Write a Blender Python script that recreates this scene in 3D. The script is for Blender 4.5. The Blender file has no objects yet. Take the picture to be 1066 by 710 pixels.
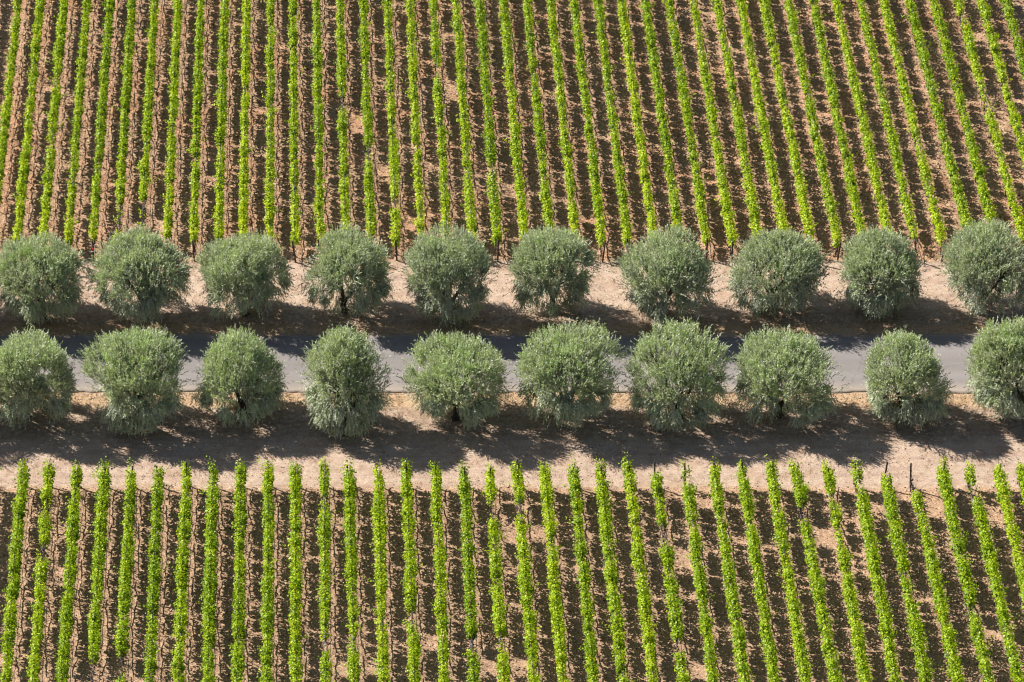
import bpy, math
import numpy as np
from mathutils import Vector

R = math.radians
rng = np.random.default_rng(7)
S = bpy.context.scene
COL = S.collection

# ------------------------------------------------------------------ camera geometry
# aerial view: camera CAMH metres above flat farmland, looking down PITCH degrees
F_PX, PITCH, CAMH = 4040.0, R(36.0), 163.0
CAMP = np.array([0.0, -CAMH / math.tan(PITCH), CAMH])


def at(px, py, z=0.0):
    """ground point (at height z) seen at a survey position of the aerial picture"""
    d = np.array([px - 533.0,
                  F_PX * math.cos(PITCH) + (355.0 - py) * math.sin(PITCH),
                  -F_PX * math.sin(PITCH) + (355.0 - py) * math.cos(PITCH)])
    t = (z - CAMP[2]) / d[2]
    return CAMP + d * t


def px_per_m(py):
    p = at(533, py) - CAMP
    depth = p[1] * math.cos(PITCH) - p[2] * math.sin(PITCH)
    return F_PX / depth


# ------------------------------------------------------------------ mesh helpers
def new_obj(name, me, mat=None, parent=None):
    o = bpy.data.objects.new(name, me)
    COL.objects.link(o)
    if mat is not None and me is not None and len(me.materials) == 0:
        me.materials.append(mat)
    if parent is not None:
        o.parent = parent
    return o


def mesh_from(name, verts, faces, smooth=False, attrs=None):
    """verts (N,3); faces (M,k) of one size"""
    verts = np.ascontiguousarray(verts, dtype=np.float32)
    faces = np.ascontiguousarray(faces, dtype=np.int32)
    m, k = faces.shape
    me = bpy.data.meshes.new(name)
    me.vertices.add(len(verts))
    me.vertices.foreach_set("co", verts.ravel())
    me.loops.add(m * k)
    me.loops.foreach_set("vertex_index", faces.ravel())
    me.polygons.add(m)
    me.polygons.foreach_set("loop_start", np.arange(0, m * k, k, dtype=np.int32))
    if smooth:
        me.polygons.foreach_set("use_smooth", np.ones(m, dtype=bool))
    for an, av in (attrs or {}).items():
        a = me.attributes.new(an, 'FLOAT', 'FACE')
        a.data.foreach_set("value", np.ascontiguousarray(av, dtype=np.float32))
    me.update(calc_edges=True)
    return me


def tube(path, radii, n=7):
    """tapered tube along a polyline: verts, quads (closed with a cap ring point)"""
    path = np.asarray(path, float)
    radii = np.broadcast_to(np.asarray(radii, float), (len(path),))
    t = np.gradient(path, axis=0)
    t /= np.linalg.norm(t, axis=1)[:, None] + 1e-9
    ref = np.array([0.31, 0.95, 0.05]) if abs(t[0][2]) > 0.7 else np.array([0.05, 0.1, 1.0])
    a = np.cross(t, ref)
    a /= np.linalg.norm(a, axis=1)[:, None] + 1e-9
    b = np.cross(t, a)
    ang = np.linspace(0, 2 * math.pi, n, endpoint=False)
    ring = (np.cos(ang)[None, :, None] * a[:, None, :] + np.sin(ang)[None, :, None] * b[:, None, :])
    v = path[:, None, :] + ring * radii[:, None, None]
    L = len(path)
    v = v.reshape(-1, 3)
    f = []
    for i in range(L - 1):
        for j in range(n):
            j2 = (j + 1) % n
            f.append((i * n + j, i * n + j2, (i + 1) * n + j2, (i + 1) * n + j))
    # end caps as collapsed quads
    c0, c1 = len(v), len(v) + 1
    v = np.vstack([v, path[:1] - t[:1] * radii[0] * 0.1, path[-1:] + t[-1:] * radii[-1] * 0.3])
    for j in range(0, n):
        j2 = (j + 1) % n
        f.append((c0, j2, j, c0))
        f.append((c1, (L - 1) * n + j, (L - 1) * n + j2, c1))
    return v, f


class Bag:
    """collects quads / degenerate tris of ONE part"""
    def __init__(self):
        self.v, self.f, self.n = [], [], 0

    def add(self, v, f):
        self.v.append(np.asarray(v, float))
        self.f += [tuple(i + self.n for i in q) for q in f]
        self.n += len(v)

    def tube(self, path, radii, n=7):
        self.add(*tube(path, radii, n))

    def box(self, c, s, rz=0.0):
        c, s = np.array(c, float), np.array(s, float) / 2
        v = np.array([[x, y, z] for z in (-1, 1) for y in (-1, 1) for x in (-1, 1)]) * s
        cr, sr = math.cos(rz), math.sin(rz)
        v = np.stack([v[:, 0] * cr - v[:, 1] * sr, v[:, 0] * sr + v[:, 1] * cr, v[:, 2]], 1) + c
        self.add(v, [(0, 2, 3, 1), (4, 5, 7, 6), (0, 1, 5, 4), (2, 6, 7, 3), (0, 4, 6, 2), (1, 3, 7, 5)])

    def mesh(self, name, smooth=False):
        me = bpy.data.meshes.new(name)
        faces = []
        for q in self.f:
            u = []
            for i in q:
                if i not in u:
                    u.append(i)
            faces.append(u)
        me.from_pydata(np.vstack(self.v).tolist(), [], faces)
        if smooth:
            me.polygons.foreach_set("use_smooth", np.ones(len(me.polygons), dtype=bool))
        me.update()
        return me


def unit(a):
    return a / (np.linalg.norm(a, axis=-1, keepdims=True) + 1e-9)


def leaf_quads(pos, axis, normal, length, width, fold=0.15):
    """kite shaped leaves, folded along the midrib: (N*4,3) verts and (N,4) faces"""
    axis = unit(axis)
    side = unit(np.cross(normal, axis))
    nrm = np.cross(axis, side)
    L, W = length[:, None], width[:, None]
    base = pos
    tip = pos + axis * L
    mid = pos + axis * L * 0.45
    a = mid + side * W * 0.5 + nrm * W * fold
    b = mid - side * W * 0.5 + nrm * W * fold
    v = np.stack([base, a, tip, b], 1).reshape(-1, 3)
    f = np.arange(len(pos) * 4, dtype=np.int32).reshape(-1, 4)
    return v, f


def tag(o, label=None, cat=None, group=None, kind=None):
    if label: o["label"] = label
    if cat: o["category"] = cat
    if group: o["group"] = group
    if kind: o["kind"] = kind
    return o


# ------------------------------------------------------------------ materials
def mat_new(name):
    m = bpy.data.materials.new(name)
    m.use_nodes = True
    nt = m.node_tree
    nt.nodes.clear()
    out = nt.nodes.new("ShaderNodeOutputMaterial")
    return m, nt, out


def N(nt, t, **kw):
    n = nt.nodes.new(t)
    for k, v in kw.items():
        if k in n.inputs:
            n.inputs[k].default_value = v
        else:
            setattr(n, k, v)
    return n


def ramp(nt, src, stops):
    r = nt.nodes.new("ShaderNodeValToRGB")
    e = r.color_ramp.elements
    while len(e) < len(stops):
        e.new(0.5)
    for el, (p, c) in zip(e, stops):
        el.position = p
        el.color = (*c, 1.0) if len(c) == 3 else c
    nt.links.new(src, r.inputs[0])
    return r.outputs[0]


def noise(nt, vec, scale, detail=5.0, rough=0.6):
    n = N(nt, "ShaderNodeTexNoise", Scale=scale, Detail=detail, Roughness=rough)
    nt.links.new(vec, n.inputs["Vector"])
    return n.outputs[0]


def math_n(nt, op, a, b=None, clamp=False):
    n = nt.nodes.new("ShaderNodeMath")
    n.operation = op
    n.use_clamp = clamp
    for i, x in enumerate((a, b)):
        if x is None:
            continue
        if isinstance(x, (int, float)):
            n.inputs[i].default_value = x
        else:
            nt.links.new(x, n.inputs[i])
    return n.outputs[0]


def mix(nt, fac, a, b, mode='MIX'):
    n = nt.nodes.new("ShaderNodeMix")
    n.data_type = 'RGBA'
    n.blend_type = mode
    for idx, x in ((0, fac), (6, a), (7, b)):
        if isinstance(x, (int, float)):
            n.inputs[idx].default_value = x
        elif isinstance(x, tuple):
            n.inputs[idx].default_value = (*x, 1.0)
        else:
            nt.links.new(x, n.inputs[idx])
    return n.outputs[2]


def maprange(nt, v, a, b, c=0.0, d=1.0):
    n = nt.nodes.new("ShaderNodeMapRange")
    n.interpolation_type = 'SMOOTHSTEP'
    nt.links.new(v, n.inputs[0])
    for i, x in zip((1, 2, 3, 4), (a, b, c, d)):
        n.inputs[i].default_value = x
    return n.outputs[0]


def leaf_material(name, stops, back, transl, trans_mix, rough=0.5, spec=0.3, hue_noise=None):
    """two sided leaf: front colour from the per-leaf tint, own underside colour, light passing through"""
    m, nt, out = mat_new(name)
    at_ = N(nt, "ShaderNodeAttribute", attribute_name="tint")
    col = ramp(nt, at_.outputs["Fac"], stops)
    geo = nt.nodes.new("ShaderNodeNewGeometry")
    if back is not None:
        backc = mix(nt, 0.5, col, back)
        col2 = mix(nt, geo.outputs["Backfacing"], col, backc)
    else:
        col2 = col
    p = N(nt, "ShaderNodeBsdfPrincipled", Roughness=rough)
    p.inputs["Specular IOR Level"].default_value = spec
    nt.links.new(col2, p.inputs["Base Color"])
    t = nt.nodes.new("ShaderNodeBsdfTranslucent")
    tc = mix(nt, 1.0, col, transl, 'MULTIPLY')
    nt.links.new(tc, t.inputs["Color"])
    mx = nt.nodes.new("ShaderNodeMixShader")
    mx.inputs[0].default_value = trans_mix
    nt.links.new(p.outputs[0], mx.inputs[1])
    nt.links.new(t.outputs[0], mx.inputs[2])
    nt.links.new(mx.outputs[0], out.inputs[0])
    return m


def simple_material(name, c1, c2, scale, rough=0.9, spec=0.2, bump=0.0, metallic=0.0, stretch=None):
    m, nt, out = mat_new(name)
    tc = nt.nodes.new("ShaderNodeTexCoord")
    vec = tc.outputs["Object"]
    if stretch:
        mp = nt.nodes.new("ShaderNodeMapping")
        mp.inputs["Scale"].default_value = stretch
        nt.links.new(vec, mp.inputs[0])
        vec = mp.outputs[0]
    n = noise(nt, vec, scale)
    col = ramp(nt, n, [(0.3, c1), (0.7, c2)])
    p = N(nt, "ShaderNodeBsdfPrincipled", Roughness=rough, Metallic=metallic)
    p.inputs["Specular IOR Level"].default_value = spec
    nt.links.new(col, p.inputs["Base Color"])
    if bump:
        b = N(nt, "ShaderNodeBump", Strength=bump, Distance=0.05)
        nt.links.new(n, b.inputs["Height"])
        nt.links.new(b.outputs[0], p.inputs["Normal"])
    nt.links.new(p.outputs[0], out.inputs[0])
    return m


def tint_material(name, stops, rough=0.9):
    m, nt, out = mat_new(name)
    a = N(nt, "ShaderNodeAttribute", attribute_name="tint")
    col = ramp(nt, a.outputs["Fac"], stops)
    p = N(nt, "ShaderNodeBsdfPrincipled", Roughness=rough)
    p.inputs["Specular IOR Level"].default_value = 0.15
    nt.links.new(col, p.inputs["Base Color"])
    nt.links.new(p.outputs[0], out.inputs[0])
    return m


M_VINE = leaf_material("vine leaf", [(0.0, (0.060, 0.115, 0.004)), (0.35, (0.158, 0.258, 0.004)),
                                     (0.7, (0.310, 0.430, 0.006)), (0.9, (0.47, 0.54, 0.02)),
                                     (0.96, (0.36, 0.30, 0.03)), (1.0, (0.30, 0.07, 0.02))],
                       None, (1.8, 1.7, 0.45), 0.30, rough=0.45, spec=0.28)
M_OLIVE = leaf_material("olive leaf", [(0.0, (0.105, 0.120, 0.082)), (0.4, (0.370, 0.400, 0.285)),
                                       (0.75, (0.495, 0.560, 0.300)), (1.0, (0.45, 0.60, 0.20))],
                        (0.52, 0.54, 0.45), (1.25, 1.35, 0.8), 0.23, rough=0.5, spec=0.3)
M_BARK = simple_material("olive bark", (0.035, 0.028, 0.022), (0.11, 0.090, 0.070), 6.0, bump=0.6, stretch=(1, 1, 0.3))
M_VWOOD = simple_material("vine wood", (0.045, 0.030, 0.022), (0.13, 0.095, 0.070), 14.0, bump=0.5)
M_GRAPE = simple_material("dark grapes", (0.012, 0.008, 0.020), (0.035, 0.018, 0.045), 20.0, rough=0.5)
M_POST = simple_material("weathered post", (0.040, 0.028, 0.024), (0.105, 0.070, 0.055), 9.0, stretch=(1, 1, 0.2), bump=0.3)
M_STEEL = simple_material("galvanised stake", (0.20, 0.19, 0.20), (0.33, 0.32, 0.34), 8.0, rough=0.5, metallic=0.3)
M_HOSE = simple_material("glint-pale drip hose", (0.22, 0.20, 0.23), (0.36, 0.33, 0.37), 3.0, rough=0.5, spec=0.4)  # black hose, its glossy glint painted in as a pale lavender base colour
M_WIRE = simple_material("wire", (0.30, 0.29, 0.30), (0.42, 0.41, 0.42), 3.0, rough=0.45, metallic=0.4)
M_TUBE = simple_material("white grow tube", (0.72, 0.72, 0.74), (0.82, 0.82, 0.82), 6.0, rough=0.6)
M_RED = simple_material("red tape", (0.50, 0.01, 0.02), (0.65, 0.02, 0.03), 8.0, rough=0.5)
M_NAVY = simple_material("navy plastic", (0.010, 0.012, 0.035), (0.02, 0.025, 0.06), 8.0, rough=0.4)
M_TEAL = simple_material("teal plastic", (0.005, 0.05, 0.065), (0.01, 0.08, 0.10), 8.0, rough=0.4)

# ------------------------------------------------------------------ survey: vine rows
# canopy centre lines measured at two image heights per field (canopy level 1.45 m)
ZC = 1.55
FAR12 = [17.5, 40.6, 65.6, 89.4, 113.7, 136.5, 160.8, 184.8, 207.9, 233.4, 256.7, 282, 304.6, 329.6, 354.2, 378.5,
         404.3, 427.3, 451.1, 475.4, 500.4, 525, 549.3, 574.3, 598.9, 623.9, 648.2, 673.3, 698.3, 723.9, 748.4,
         772.7, 797.2, 823.3, 849.8, 872.9, 899.2, 923, 949.3, 975.6, 1000.6, 1025.7, 1050.7]        # idx -1 .. 41
FAR217 = [21.3, 47.6, 73.4, 98.9, 124.5, 147.8, 175.3, 202.9, 228.4, 253.5, 280.8, 307.1, 332.9, 358.9, 385.2, 411,
          437.3, 464.1, 489.9, 515, 543, 570, 596.4, 623.2, 649.5, 677, 703.8, 730.9, 756.7, 784.7, 811.5, 839,
          865.4, 891.7, 919.7, 945.5, 973, 1003, 1029.4, 1058.2]                                      # idx 0 .. 39
NEAR532 = [20, 47.6, 77.1, 106.5, 134.5, 162.8, 192.9, 220.9, 250.5, 279, 307.6, 338.4, 364.0, 395.2, 424.8, 456.1,
           486.2, 512.5, 541.8, 570.6, 601.1, 629.4, 659.5, 687.5, 719.6, 748.9, 779, 810.3, 835.3, 869.9, 900.4,
           929.2, 958, 990.6, 1019.4, 1049.5]                                                         # idx 0 .. 35
NEAR698 = [6.3, 35.6, 65.1, 95.2, 125.2, 157, 185.8, 216.7, 246.7, 278.3, 308.3, 338.4, 369.2, 398.5, 431.1, 461.1,
           491.9, 523.7, 555, 585.6, 617.4, 647.7, 679.5, 711.6, 741.4, 774.7, 805.3, 836.6, 869.1, 898.7, 930.5,
           961.8, 994.9, 1026.9, 1058.2]                                                              # idx 0 .. 34


def fit_lines(idx_a, xa, ya, idx_b, xb, yb, want):
    A = np.array([at(x, ya, ZC) for x in xa])
    B = np.array([at(x, yb, ZC) for x in xb])
    pa = np.polyfit(idx_a, A[:, 0], 1)
    pb = np.polyfit(idx_b, B[:, 0], 1)
    da = dict(zip(idx_a, A[:, 0]))
    db = dict(zip(idx_b, B[:, 0]))
    res = {}
    for i in want:
        fa, fb = np.polyval(pa, i), np.polyval(pb, i)
        ra = da[i] - fa if i in da else None
        rb = db[i] - fb if i in db else None
        r = [x for x in (ra, rb) if x is not None]
        m = float(np.mean(r)) if r else 0.0
        x0 = fa + (0.5 * (ra if ra is not None else m) + 0.5 * m)
        x1 = fb + (0.5 * (rb if rb is not None else m) + 0.5 * m)
        res[i] = (np.array([x0, A[0, 1]]), np.array([x1, B[0, 1]]))
    return res


FAR = fit_lines(list(range(-1, 42)), FAR12, 12, list(range(0, 40)), FAR217, 217, range(-2, 42))
NEAR = fit_lines(list(range(0, 36)), NEAR532, 532, list(range(0, 35)), NEAR698, 698, range(-1, 37))

Y_FAR_TOP = at(533, -62)[1]        # far rows run on beyond the picture
Y_FAR_END = at(533, 272)[1]        # their ends at the headland
Y_NEAR_END = at(533, 507)[1]
Y_NEAR_BOT = at(533, 748)[1]
Y_ROAD_FAR, Y_ROAD_NEAR = at(533, 349)[1], at(533, 408)[1]

# row coordinate (for the ridges under the rows)
_i = np.array([i for i in range(0, 36)])
_nx = np.array([NEAR[i][0][0] for i in _i])
ROW_S = np.polyfit(_i, _nx, 1)
ROW_DIR = np.mean([(b - a)[0] / (b - a)[1] for a, b in NEAR.values()])
ROW_Y0 = NEAR[0][0][1]
_fx = np.array([FAR[i][0][0] for i in range(0, 40)])
FROW_S = np.polyfit(np.arange(0, 40), _fx, 1)
FROW_DIR = np.mean([(b - a)[0] / (b - a)[1] for a, b in FAR.values()])
FROW_Y0 = FAR[0][0][1]

# ------------------------------------------------------------------ survey: olive trees
# crown centre x, crown top y, crown bottom y, crown width, trunk base x, trunk base y, open gap (azimuth, width) or None
OL_FAR = [(-62, 243, 330, 92, -62, 328, 0), (43, 245, 331, 93, 45, 331, 0), (149, 238, 329, 101, 152, 329, 0),
          (257, 243, 331, 93, 255, 327, 1), (364, 237, 327, 88, 357, 324, 2), (467, 238, 334, 87, 467, 329, 0),
          (575, 236, 328, 85, 575, 324, 2), (693, 237, 331, 96, 690, 329, 1), (807, 239, 324, 98, 800, 320, 1),
          (916, 238, 324, 83, 914, 320, 0), (1027, 230, 324, 97, 1020, 322, 1)]
OL_NEAR = [(-72, 344, 438, 96, -72, 434, 0), (35, 344, 439, 92, 28, 434, 1), (143, 341, 443, 101, 141, 439, 0),
           (251, 344, 437, 91, 254, 432, 2), (361, 342, 448, 83, 358, 444, 0), (475, 346, 441, 103, 475, 436, 1),
           (590, 337, 439, 103, 591, 435, 0), (704, 335, 441, 104, 706, 435, 1), (816, 343, 439, 104, 810, 433, 2),
           (941, 345, 438, 85, 937, 432, 1), (1050, 332, 433, 91, 1053, 429, 0)]


# ------------------------------------------------------------------ value noise (numpy)
def vnoise(x, y, scale, seed):
    r = np.random.default_rng(seed)
    g = r.random((256, 256))
    u, v = x / scale + 1000.0, y / scale + 1000.0
    i, j = np.floor(u).astype(int), np.floor(v).astype(int)
    fu, fv = u - i, v - j
    fu, fv = fu * fu * (3 - 2 * fu), fv * fv * (3 - 2 * fv)
    i0, i1, j0, j1 = i % 256, (i + 1) % 256, j % 256, (j + 1) % 256
    return (g[i0, j0] * (1 - fu) + g[i1, j0] * fu) * (1 - fv) + (g[i0, j1] * (1 - fu) + g[i1, j1] * fu) * fv - 0.5


def sstep(v, a, b):
    t = np.clip((v - a) / (b - a), 0, 1)
    return t * t * (3 - 2 * t)


def field_masks(X, Y):
    w = vnoise(X, Y, 1.3, 11) * 0.7 + vnoise(X, Y, 0.4, 12) * 0.3
    far = sstep(Y + w, Y_FAR_END - 0.35, Y_FAR_END + 0.15)
    near = 1 - sstep(Y + w * 0.7, Y_NEAR_END - 0.15, Y_NEAR_END + 0.3)
    return far, near


def ground_z(X, Y):
    far, near = field_masks(X, Y)
    fld = np.maximum(far, near)
    k1 = ((X - FROW_DIR * (Y - FROW_Y0)) - FROW_S[1]) / FROW_S[0]
    k2 = ((X - ROW_DIR * (Y - ROW_Y0)) - ROW_S[1]) / ROW_S[0]
    berm = 0.07 * (0.5 + 0.5 * np.cos(2 * math.pi * k1)) ** 2 * far + 0.07 * (0.5 + 0.5 * np.cos(2 * math.pi * k2)) ** 2 * near
    rough = vnoise(X, Y, 0.55, 1) * 0.07 + vnoise(X, Y, 0.27, 2) * 0.07 + vnoise(X, Y, 0.15, 3) * 0.05
    calm = vnoise(X, Y, 2.2, 4) * 0.05 + vnoise(X, Y, 0.7, 5) * 0.035 + vnoise(X, Y, 0.25, 6) * 0.045
    z = berm + rough * fld * (1 + 0.3 * far) + calm * (1 - fld)
    # the road bed is graded flat just under the asphalt
    bed = sstep(Y, Y_ROAD_NEAR - 0.55, Y_ROAD_NEAR - 0.12) * (1 - sstep(Y, Y_ROAD_FAR + 0.12, Y_ROAD_FAR + 0.6))
    return z * (1 - bed) + (-0.06) * bed


# ------------------------------------------------------------------ ground sheet
def ground_material():
    m, nt, out = mat_new("farm ground")
    tc = nt.nodes.new("ShaderNodeTexCoord")
    P = tc.outputs["Object"]
    sep = nt.nodes.new("ShaderNodeSeparateXYZ")
    nt.links.new(P, sep.inputs[0])
    y = sep.outputs["Y"]
    nb = noise(nt, P, 1.2, 6.0, 0.65)
    nbo = math_n(nt, 'MULTIPLY', math_n(nt, 'SUBTRACT', nb, 0.5), 1.6)
    yy = math_n(nt, 'ADD', y, nbo)
    fine = noise(nt, P, 9.0, 8.0, 0.75)
    mid = noise(nt, P, 1.6, 6.0, 0.65)
    big = noise(nt, P, 0.22, 4.0, 0.55)
    mp = nt.nodes.new("ShaderNodeMapping")
    mp.inputs["Scale"].default_value = (0.12, 1.0, 1.0)
    nt.links.new(P, mp.inputs[0])
    streak = noise(nt, mp.outputs[0], 1.7, 5.0, 0.6)
    # headland: pale dusty earth with faint wheel streaks
    head = ramp(nt, fine, [(0.28, (0.22, 0.145, 0.105)), (0.5, (0.47, 0.355, 0.268)), (0.70, (0.68, 0.545, 0.43))])
    head = mix(nt, maprange(nt, streak, 0.46, 0.64, 0, 0.7), head, (0.37, 0.255, 0.205))
    head = mix(nt, maprange(nt, mid, 0.54, 0.75, 0, 0.6), head, (0.50, 0.385, 0.27))
    head = mix(nt, maprange(nt, noise(nt, P, 0.75, 7.0, 0.7), 0.48, 0.62, 0, 0.8), head, (0.385, 0.265, 0.190))
    head = mix(nt, maprange(nt, noise(nt, P, 4.5, 6.0, 0.7), 0.60, 0.72, 0, 0.6), head, (0.27, 0.180, 0.130))
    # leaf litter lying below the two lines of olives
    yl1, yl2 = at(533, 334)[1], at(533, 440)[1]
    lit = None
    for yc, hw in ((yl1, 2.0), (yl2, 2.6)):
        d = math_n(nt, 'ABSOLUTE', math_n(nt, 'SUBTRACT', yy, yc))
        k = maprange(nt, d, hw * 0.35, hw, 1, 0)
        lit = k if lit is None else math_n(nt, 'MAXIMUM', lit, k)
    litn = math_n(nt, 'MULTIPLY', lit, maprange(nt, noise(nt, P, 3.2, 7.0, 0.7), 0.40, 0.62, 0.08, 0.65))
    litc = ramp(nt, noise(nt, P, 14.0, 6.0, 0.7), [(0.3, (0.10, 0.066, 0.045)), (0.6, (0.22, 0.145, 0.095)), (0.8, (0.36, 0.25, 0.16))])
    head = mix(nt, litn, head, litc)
    # verge: straw-coloured strips along the road edges
    vg = None
    for yc, hw in ((Y_ROAD_NEAR - 0.9, 1.3), (Y_ROAD_FAR + 0.7, 0.9)):
        d = math_n(nt, 'ABSOLUTE', math_n(nt, 'SUBTRACT', yy, yc))
        k = maprange(nt, d, hw * 0.3, hw, 1, 0)
        vg = k if vg is None else math_n(nt, 'MAXIMUM', vg, k)
    vgc = ramp(nt, noise(nt, P, 7.0, 7.0, 0.75), [(0.3, (0.27, 0.165, 0.095)), (0.5, (0.47, 0.31, 0.18)), (0.72, (0.60, 0.44, 0.28))])
    head = mix(nt, math_n(nt, 'MULTIPLY', vg, 0.8), head, vgc)
    # tilled soil of the two vineyards
    soil = ramp(nt, fine, [(0.28, (0.112, 0.057, 0.034)), (0.46, (0.325, 0.193, 0.118)), (0.64, (0.66, 0.485, 0.34))])
    soil = mix(nt, maprange(nt, mid, 0.50, 0.72, 0, 0.7), soil, (0.39, 0.260, 0.165))
    red = mix(nt, maprange(nt, big, 0.42, 0.62, 0.1, 0.75), soil, (1.02, 0.87, 0.79), 'MULTIPLY')
    far_y = maprange(nt, yy, Y_FAR_END - 0.35, Y_FAR_END + 0.35)
    near_y = maprange(nt, yy, Y_NEAR_END - 0.4, Y_NEAR_END + 0.3, 1, 0)
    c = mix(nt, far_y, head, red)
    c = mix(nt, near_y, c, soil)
    p = N(nt, "ShaderNodeBsdfPrincipled", Roughness=0.95)
    p.inputs["Specular IOR Level"].default_value = 0.1
    nt.links.new(c, p.inputs["Base Color"])
    b = N(nt, "ShaderNodeBump", Strength=0.8, Distance=0.08)
    nt.links.new(fine, b.inputs["Height"])
    nt.links.new(b.outputs[0], p.inputs["Normal"])
    nt.links.new(p.outputs[0], out.inputs[0])
    return m


def ground():
    def axis(lo, hi, step):
        core = np.arange(lo, hi + step, step)
        ext = np.array([3, 8, 18, 40, 90, 200, 450, 1000, 2200, 5000.0])
        return np.concatenate([lo - ext[::-1], core, core[-1] + ext])
    xs = axis(-46, 46, 0.125)
    ys = axis(Y_NEAR_BOT - 2, Y_FAR_TOP + 2, 0.125)
    X, Y = np.meshgrid(xs, ys, indexing='xy')
    Z = ground_z(X, Y)
    outside = (np.abs(X) > 47) | (Y < ys[10] - 0.01) | (Y > ys[-11] + 0.01)
    Z[outside] = 0
    nx, ny = len(xs), len(ys)
    v = np.stack([X.ravel(), Y.ravel(), Z.ravel()], 1)
    i = np.arange(nx * ny).reshape(ny, nx)
    f = np.stack([i[:-1, :-1], i[:-1, 1:], i[1:, 1:], i[1:, :-1]], -1).reshape(-1, 4)
    o = new_obj("ground", mesh_from("ground", v, f, smooth=True), ground_material())
    tag(o, "dry pale earth with tilled brown soil under the vineyards", "ground", kind="structure")


ground()


# ------------------------------------------------------------------ road: a worn asphalt slab with crumbled edges
def road():
    m, nt, out = mat_new("worn asphalt")
    tc = nt.nodes.new("ShaderNodeTexCoord")
    P = tc.outputs["Object"]
    mp = nt.nodes.new("ShaderNodeMapping")
    mp.inputs["Scale"].default_value = (0.05, 1.0, 1.0)
    nt.links.new(P, mp.inputs[0])
    st = noise(nt, mp.outputs[0], 1.4, 5.0, 0.6)
    fine = noise(nt, P, 22.0, 6.0, 0.75)
    pat = noise(nt, P, 0.7, 5.0, 0.6)
    c = ramp(nt, fine, [(0.25, (0.150, 0.136, 0.132)), (0.75, (0.262, 0.238, 0.230))])
    c = mix(nt, maprange(nt, st, 0.42, 0.62, 0, 0.5), c, (0.245, 0.212, 0.205))
    c = mix(nt, maprange(nt, pat, 0.55, 0.72, 0, 0.35), c, (0.150, 0.130, 0.138))
    sep = nt.nodes.new("ShaderNodeSeparateXYZ")
    nt.links.new(P, sep.inputs[0])
    for yl in (0.27, 0.73):       # worn wheel lanes
        yc = Y_ROAD_NEAR + (Y_ROAD_FAR - Y_ROAD_NEAR) * yl
        dl = math_n(nt, 'ABSOLUTE', math_n(nt, 'SUBTRACT', sep.outputs["Y"], yc))
        c = mix(nt, maprange(nt, dl, 0.15, 0.7, 0.30, 0), c, (0.30, 0.275, 0.262))
    vo = N(nt, "ShaderNodeTexVoronoi", feature='DISTANCE_TO_EDGE', Scale=0.30)
    wv = nt.nodes.new("ShaderNodeVectorMath"); wv.operation = 'ADD'
    nz = N(nt, "ShaderNodeTexNoise", Scale=1.5, Detail=4.0)
    nt.links.new(P, nz.inputs["Vector"])
    nt.links.new(P, wv.inputs[0]); nt.links.new(nz.outputs["Color"], wv.inputs[1])
    nt.links.new(wv.outputs[0], vo.inputs["Vector"])
    c = mix(nt, maprange(nt, vo.outputs["Distance"], 0.004, 0.014, 0.3, 0), c, (0.10, 0.085, 0.078))
    # dust blown onto the near edge
    yy = math_n(nt, 'ADD', sep.outputs["Y"], math_n(nt, 'MULTIPLY', math_n(nt, 'SUBTRACT', pat, 0.5), 0.9))
    k = maprange(nt, yy, Y_ROAD_NEAR, Y_ROAD_NEAR + 1.5, 0.55, 0)
    c = mix(nt, k, c, (0.42, 0.335, 0.265))
    k2 = maprange(nt, yy, Y_ROAD_FAR - 0.5, Y_ROAD_FAR + 0.1, 0, 0.6)
    c = mix(nt, k2, c, (0.33, 0.25, 0.18))
    p = N(nt, "ShaderNodeBsdfPrincipled", Roughness=0.85)
    p.inputs["Specular IOR Level"].default_value = 0.25
    nt.links.new(c, p.inputs["Base Color"])
    b = N(nt, "ShaderNodeBump", Strength=0.3, Distance=0.02)
    nt.links.new(fine, b.inputs["Height"])
    nt.links.new(b.outputs[0], p.inputs["Normal"])
    nt.links.new(p.outputs[0], out.inputs[0])
    xs = np.concatenate([[-2500, -600, -150, -70], np.arange(-50, 50.1, 0.25), [70, 150, 600, 2500]])
    n = len(xs)
    core = np.abs(xs) < 60
    yf = Y_ROAD_FAR + (vnoise(xs, xs * 0, 1.5, 31) * 0.5 + vnoise(xs, xs * 0, 0.5, 32) * 0.3) * core
    yn = Y_ROAD_NEAR + (vnoise(xs, xs * 0, 3.0, 33) * 0.22 + vnoise(xs, xs * 0, 0.5, 34) * 0.18) * core
    rows = []
    for t, z in ((None, -0.12), (0.0, 0.012), (0.04, 0.030), (0.5, 0.075), (0.96, 0.035), (1.0, 0.015), (None, -0.12)):
        if t is None:
            yv = yn - 0.02 if not rows else yf + 0.02
        else:
            yv = yn + (yf - yn) * t
        rows.append(np.stack([xs, yv, np.full(n, z)], 1))
    v = np.vstack(rows)
    i = np.arange(len(v)).reshape(len(rows), n)
    f = np.stack([i[:-1, :-1], i[:-1, 1:], i[1:, 1:], i[1:, :-1]], -1).reshape(-1, 4)
    o = new_obj("road", mesh_from("road", v, f), m)
    tag(o, "narrow grey asphalt lane between two lines of olive trees", "road", kind="structure")


road()

ORD = ["zeroth", "first", "second", "third", "fourth", "fifth", "sixth", "seventh", "eighth", "ninth", "tenth", "eleventh", "twelfth",
       "thirteenth", "fourteenth", "fifteenth", "sixteenth", "seventeenth", "eighteenth", "nineteenth"]
TENS = {2: "twenty", 3: "thirty", 4: "forty"}


def ordinal(n):
    if n < 20:
        return ORD[n]
    t, u = divmod(n, 10)
    return (TENS[t][:-1] + "ieth") if u == 0 else TENS[t] + "-" + ORD[u]


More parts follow.
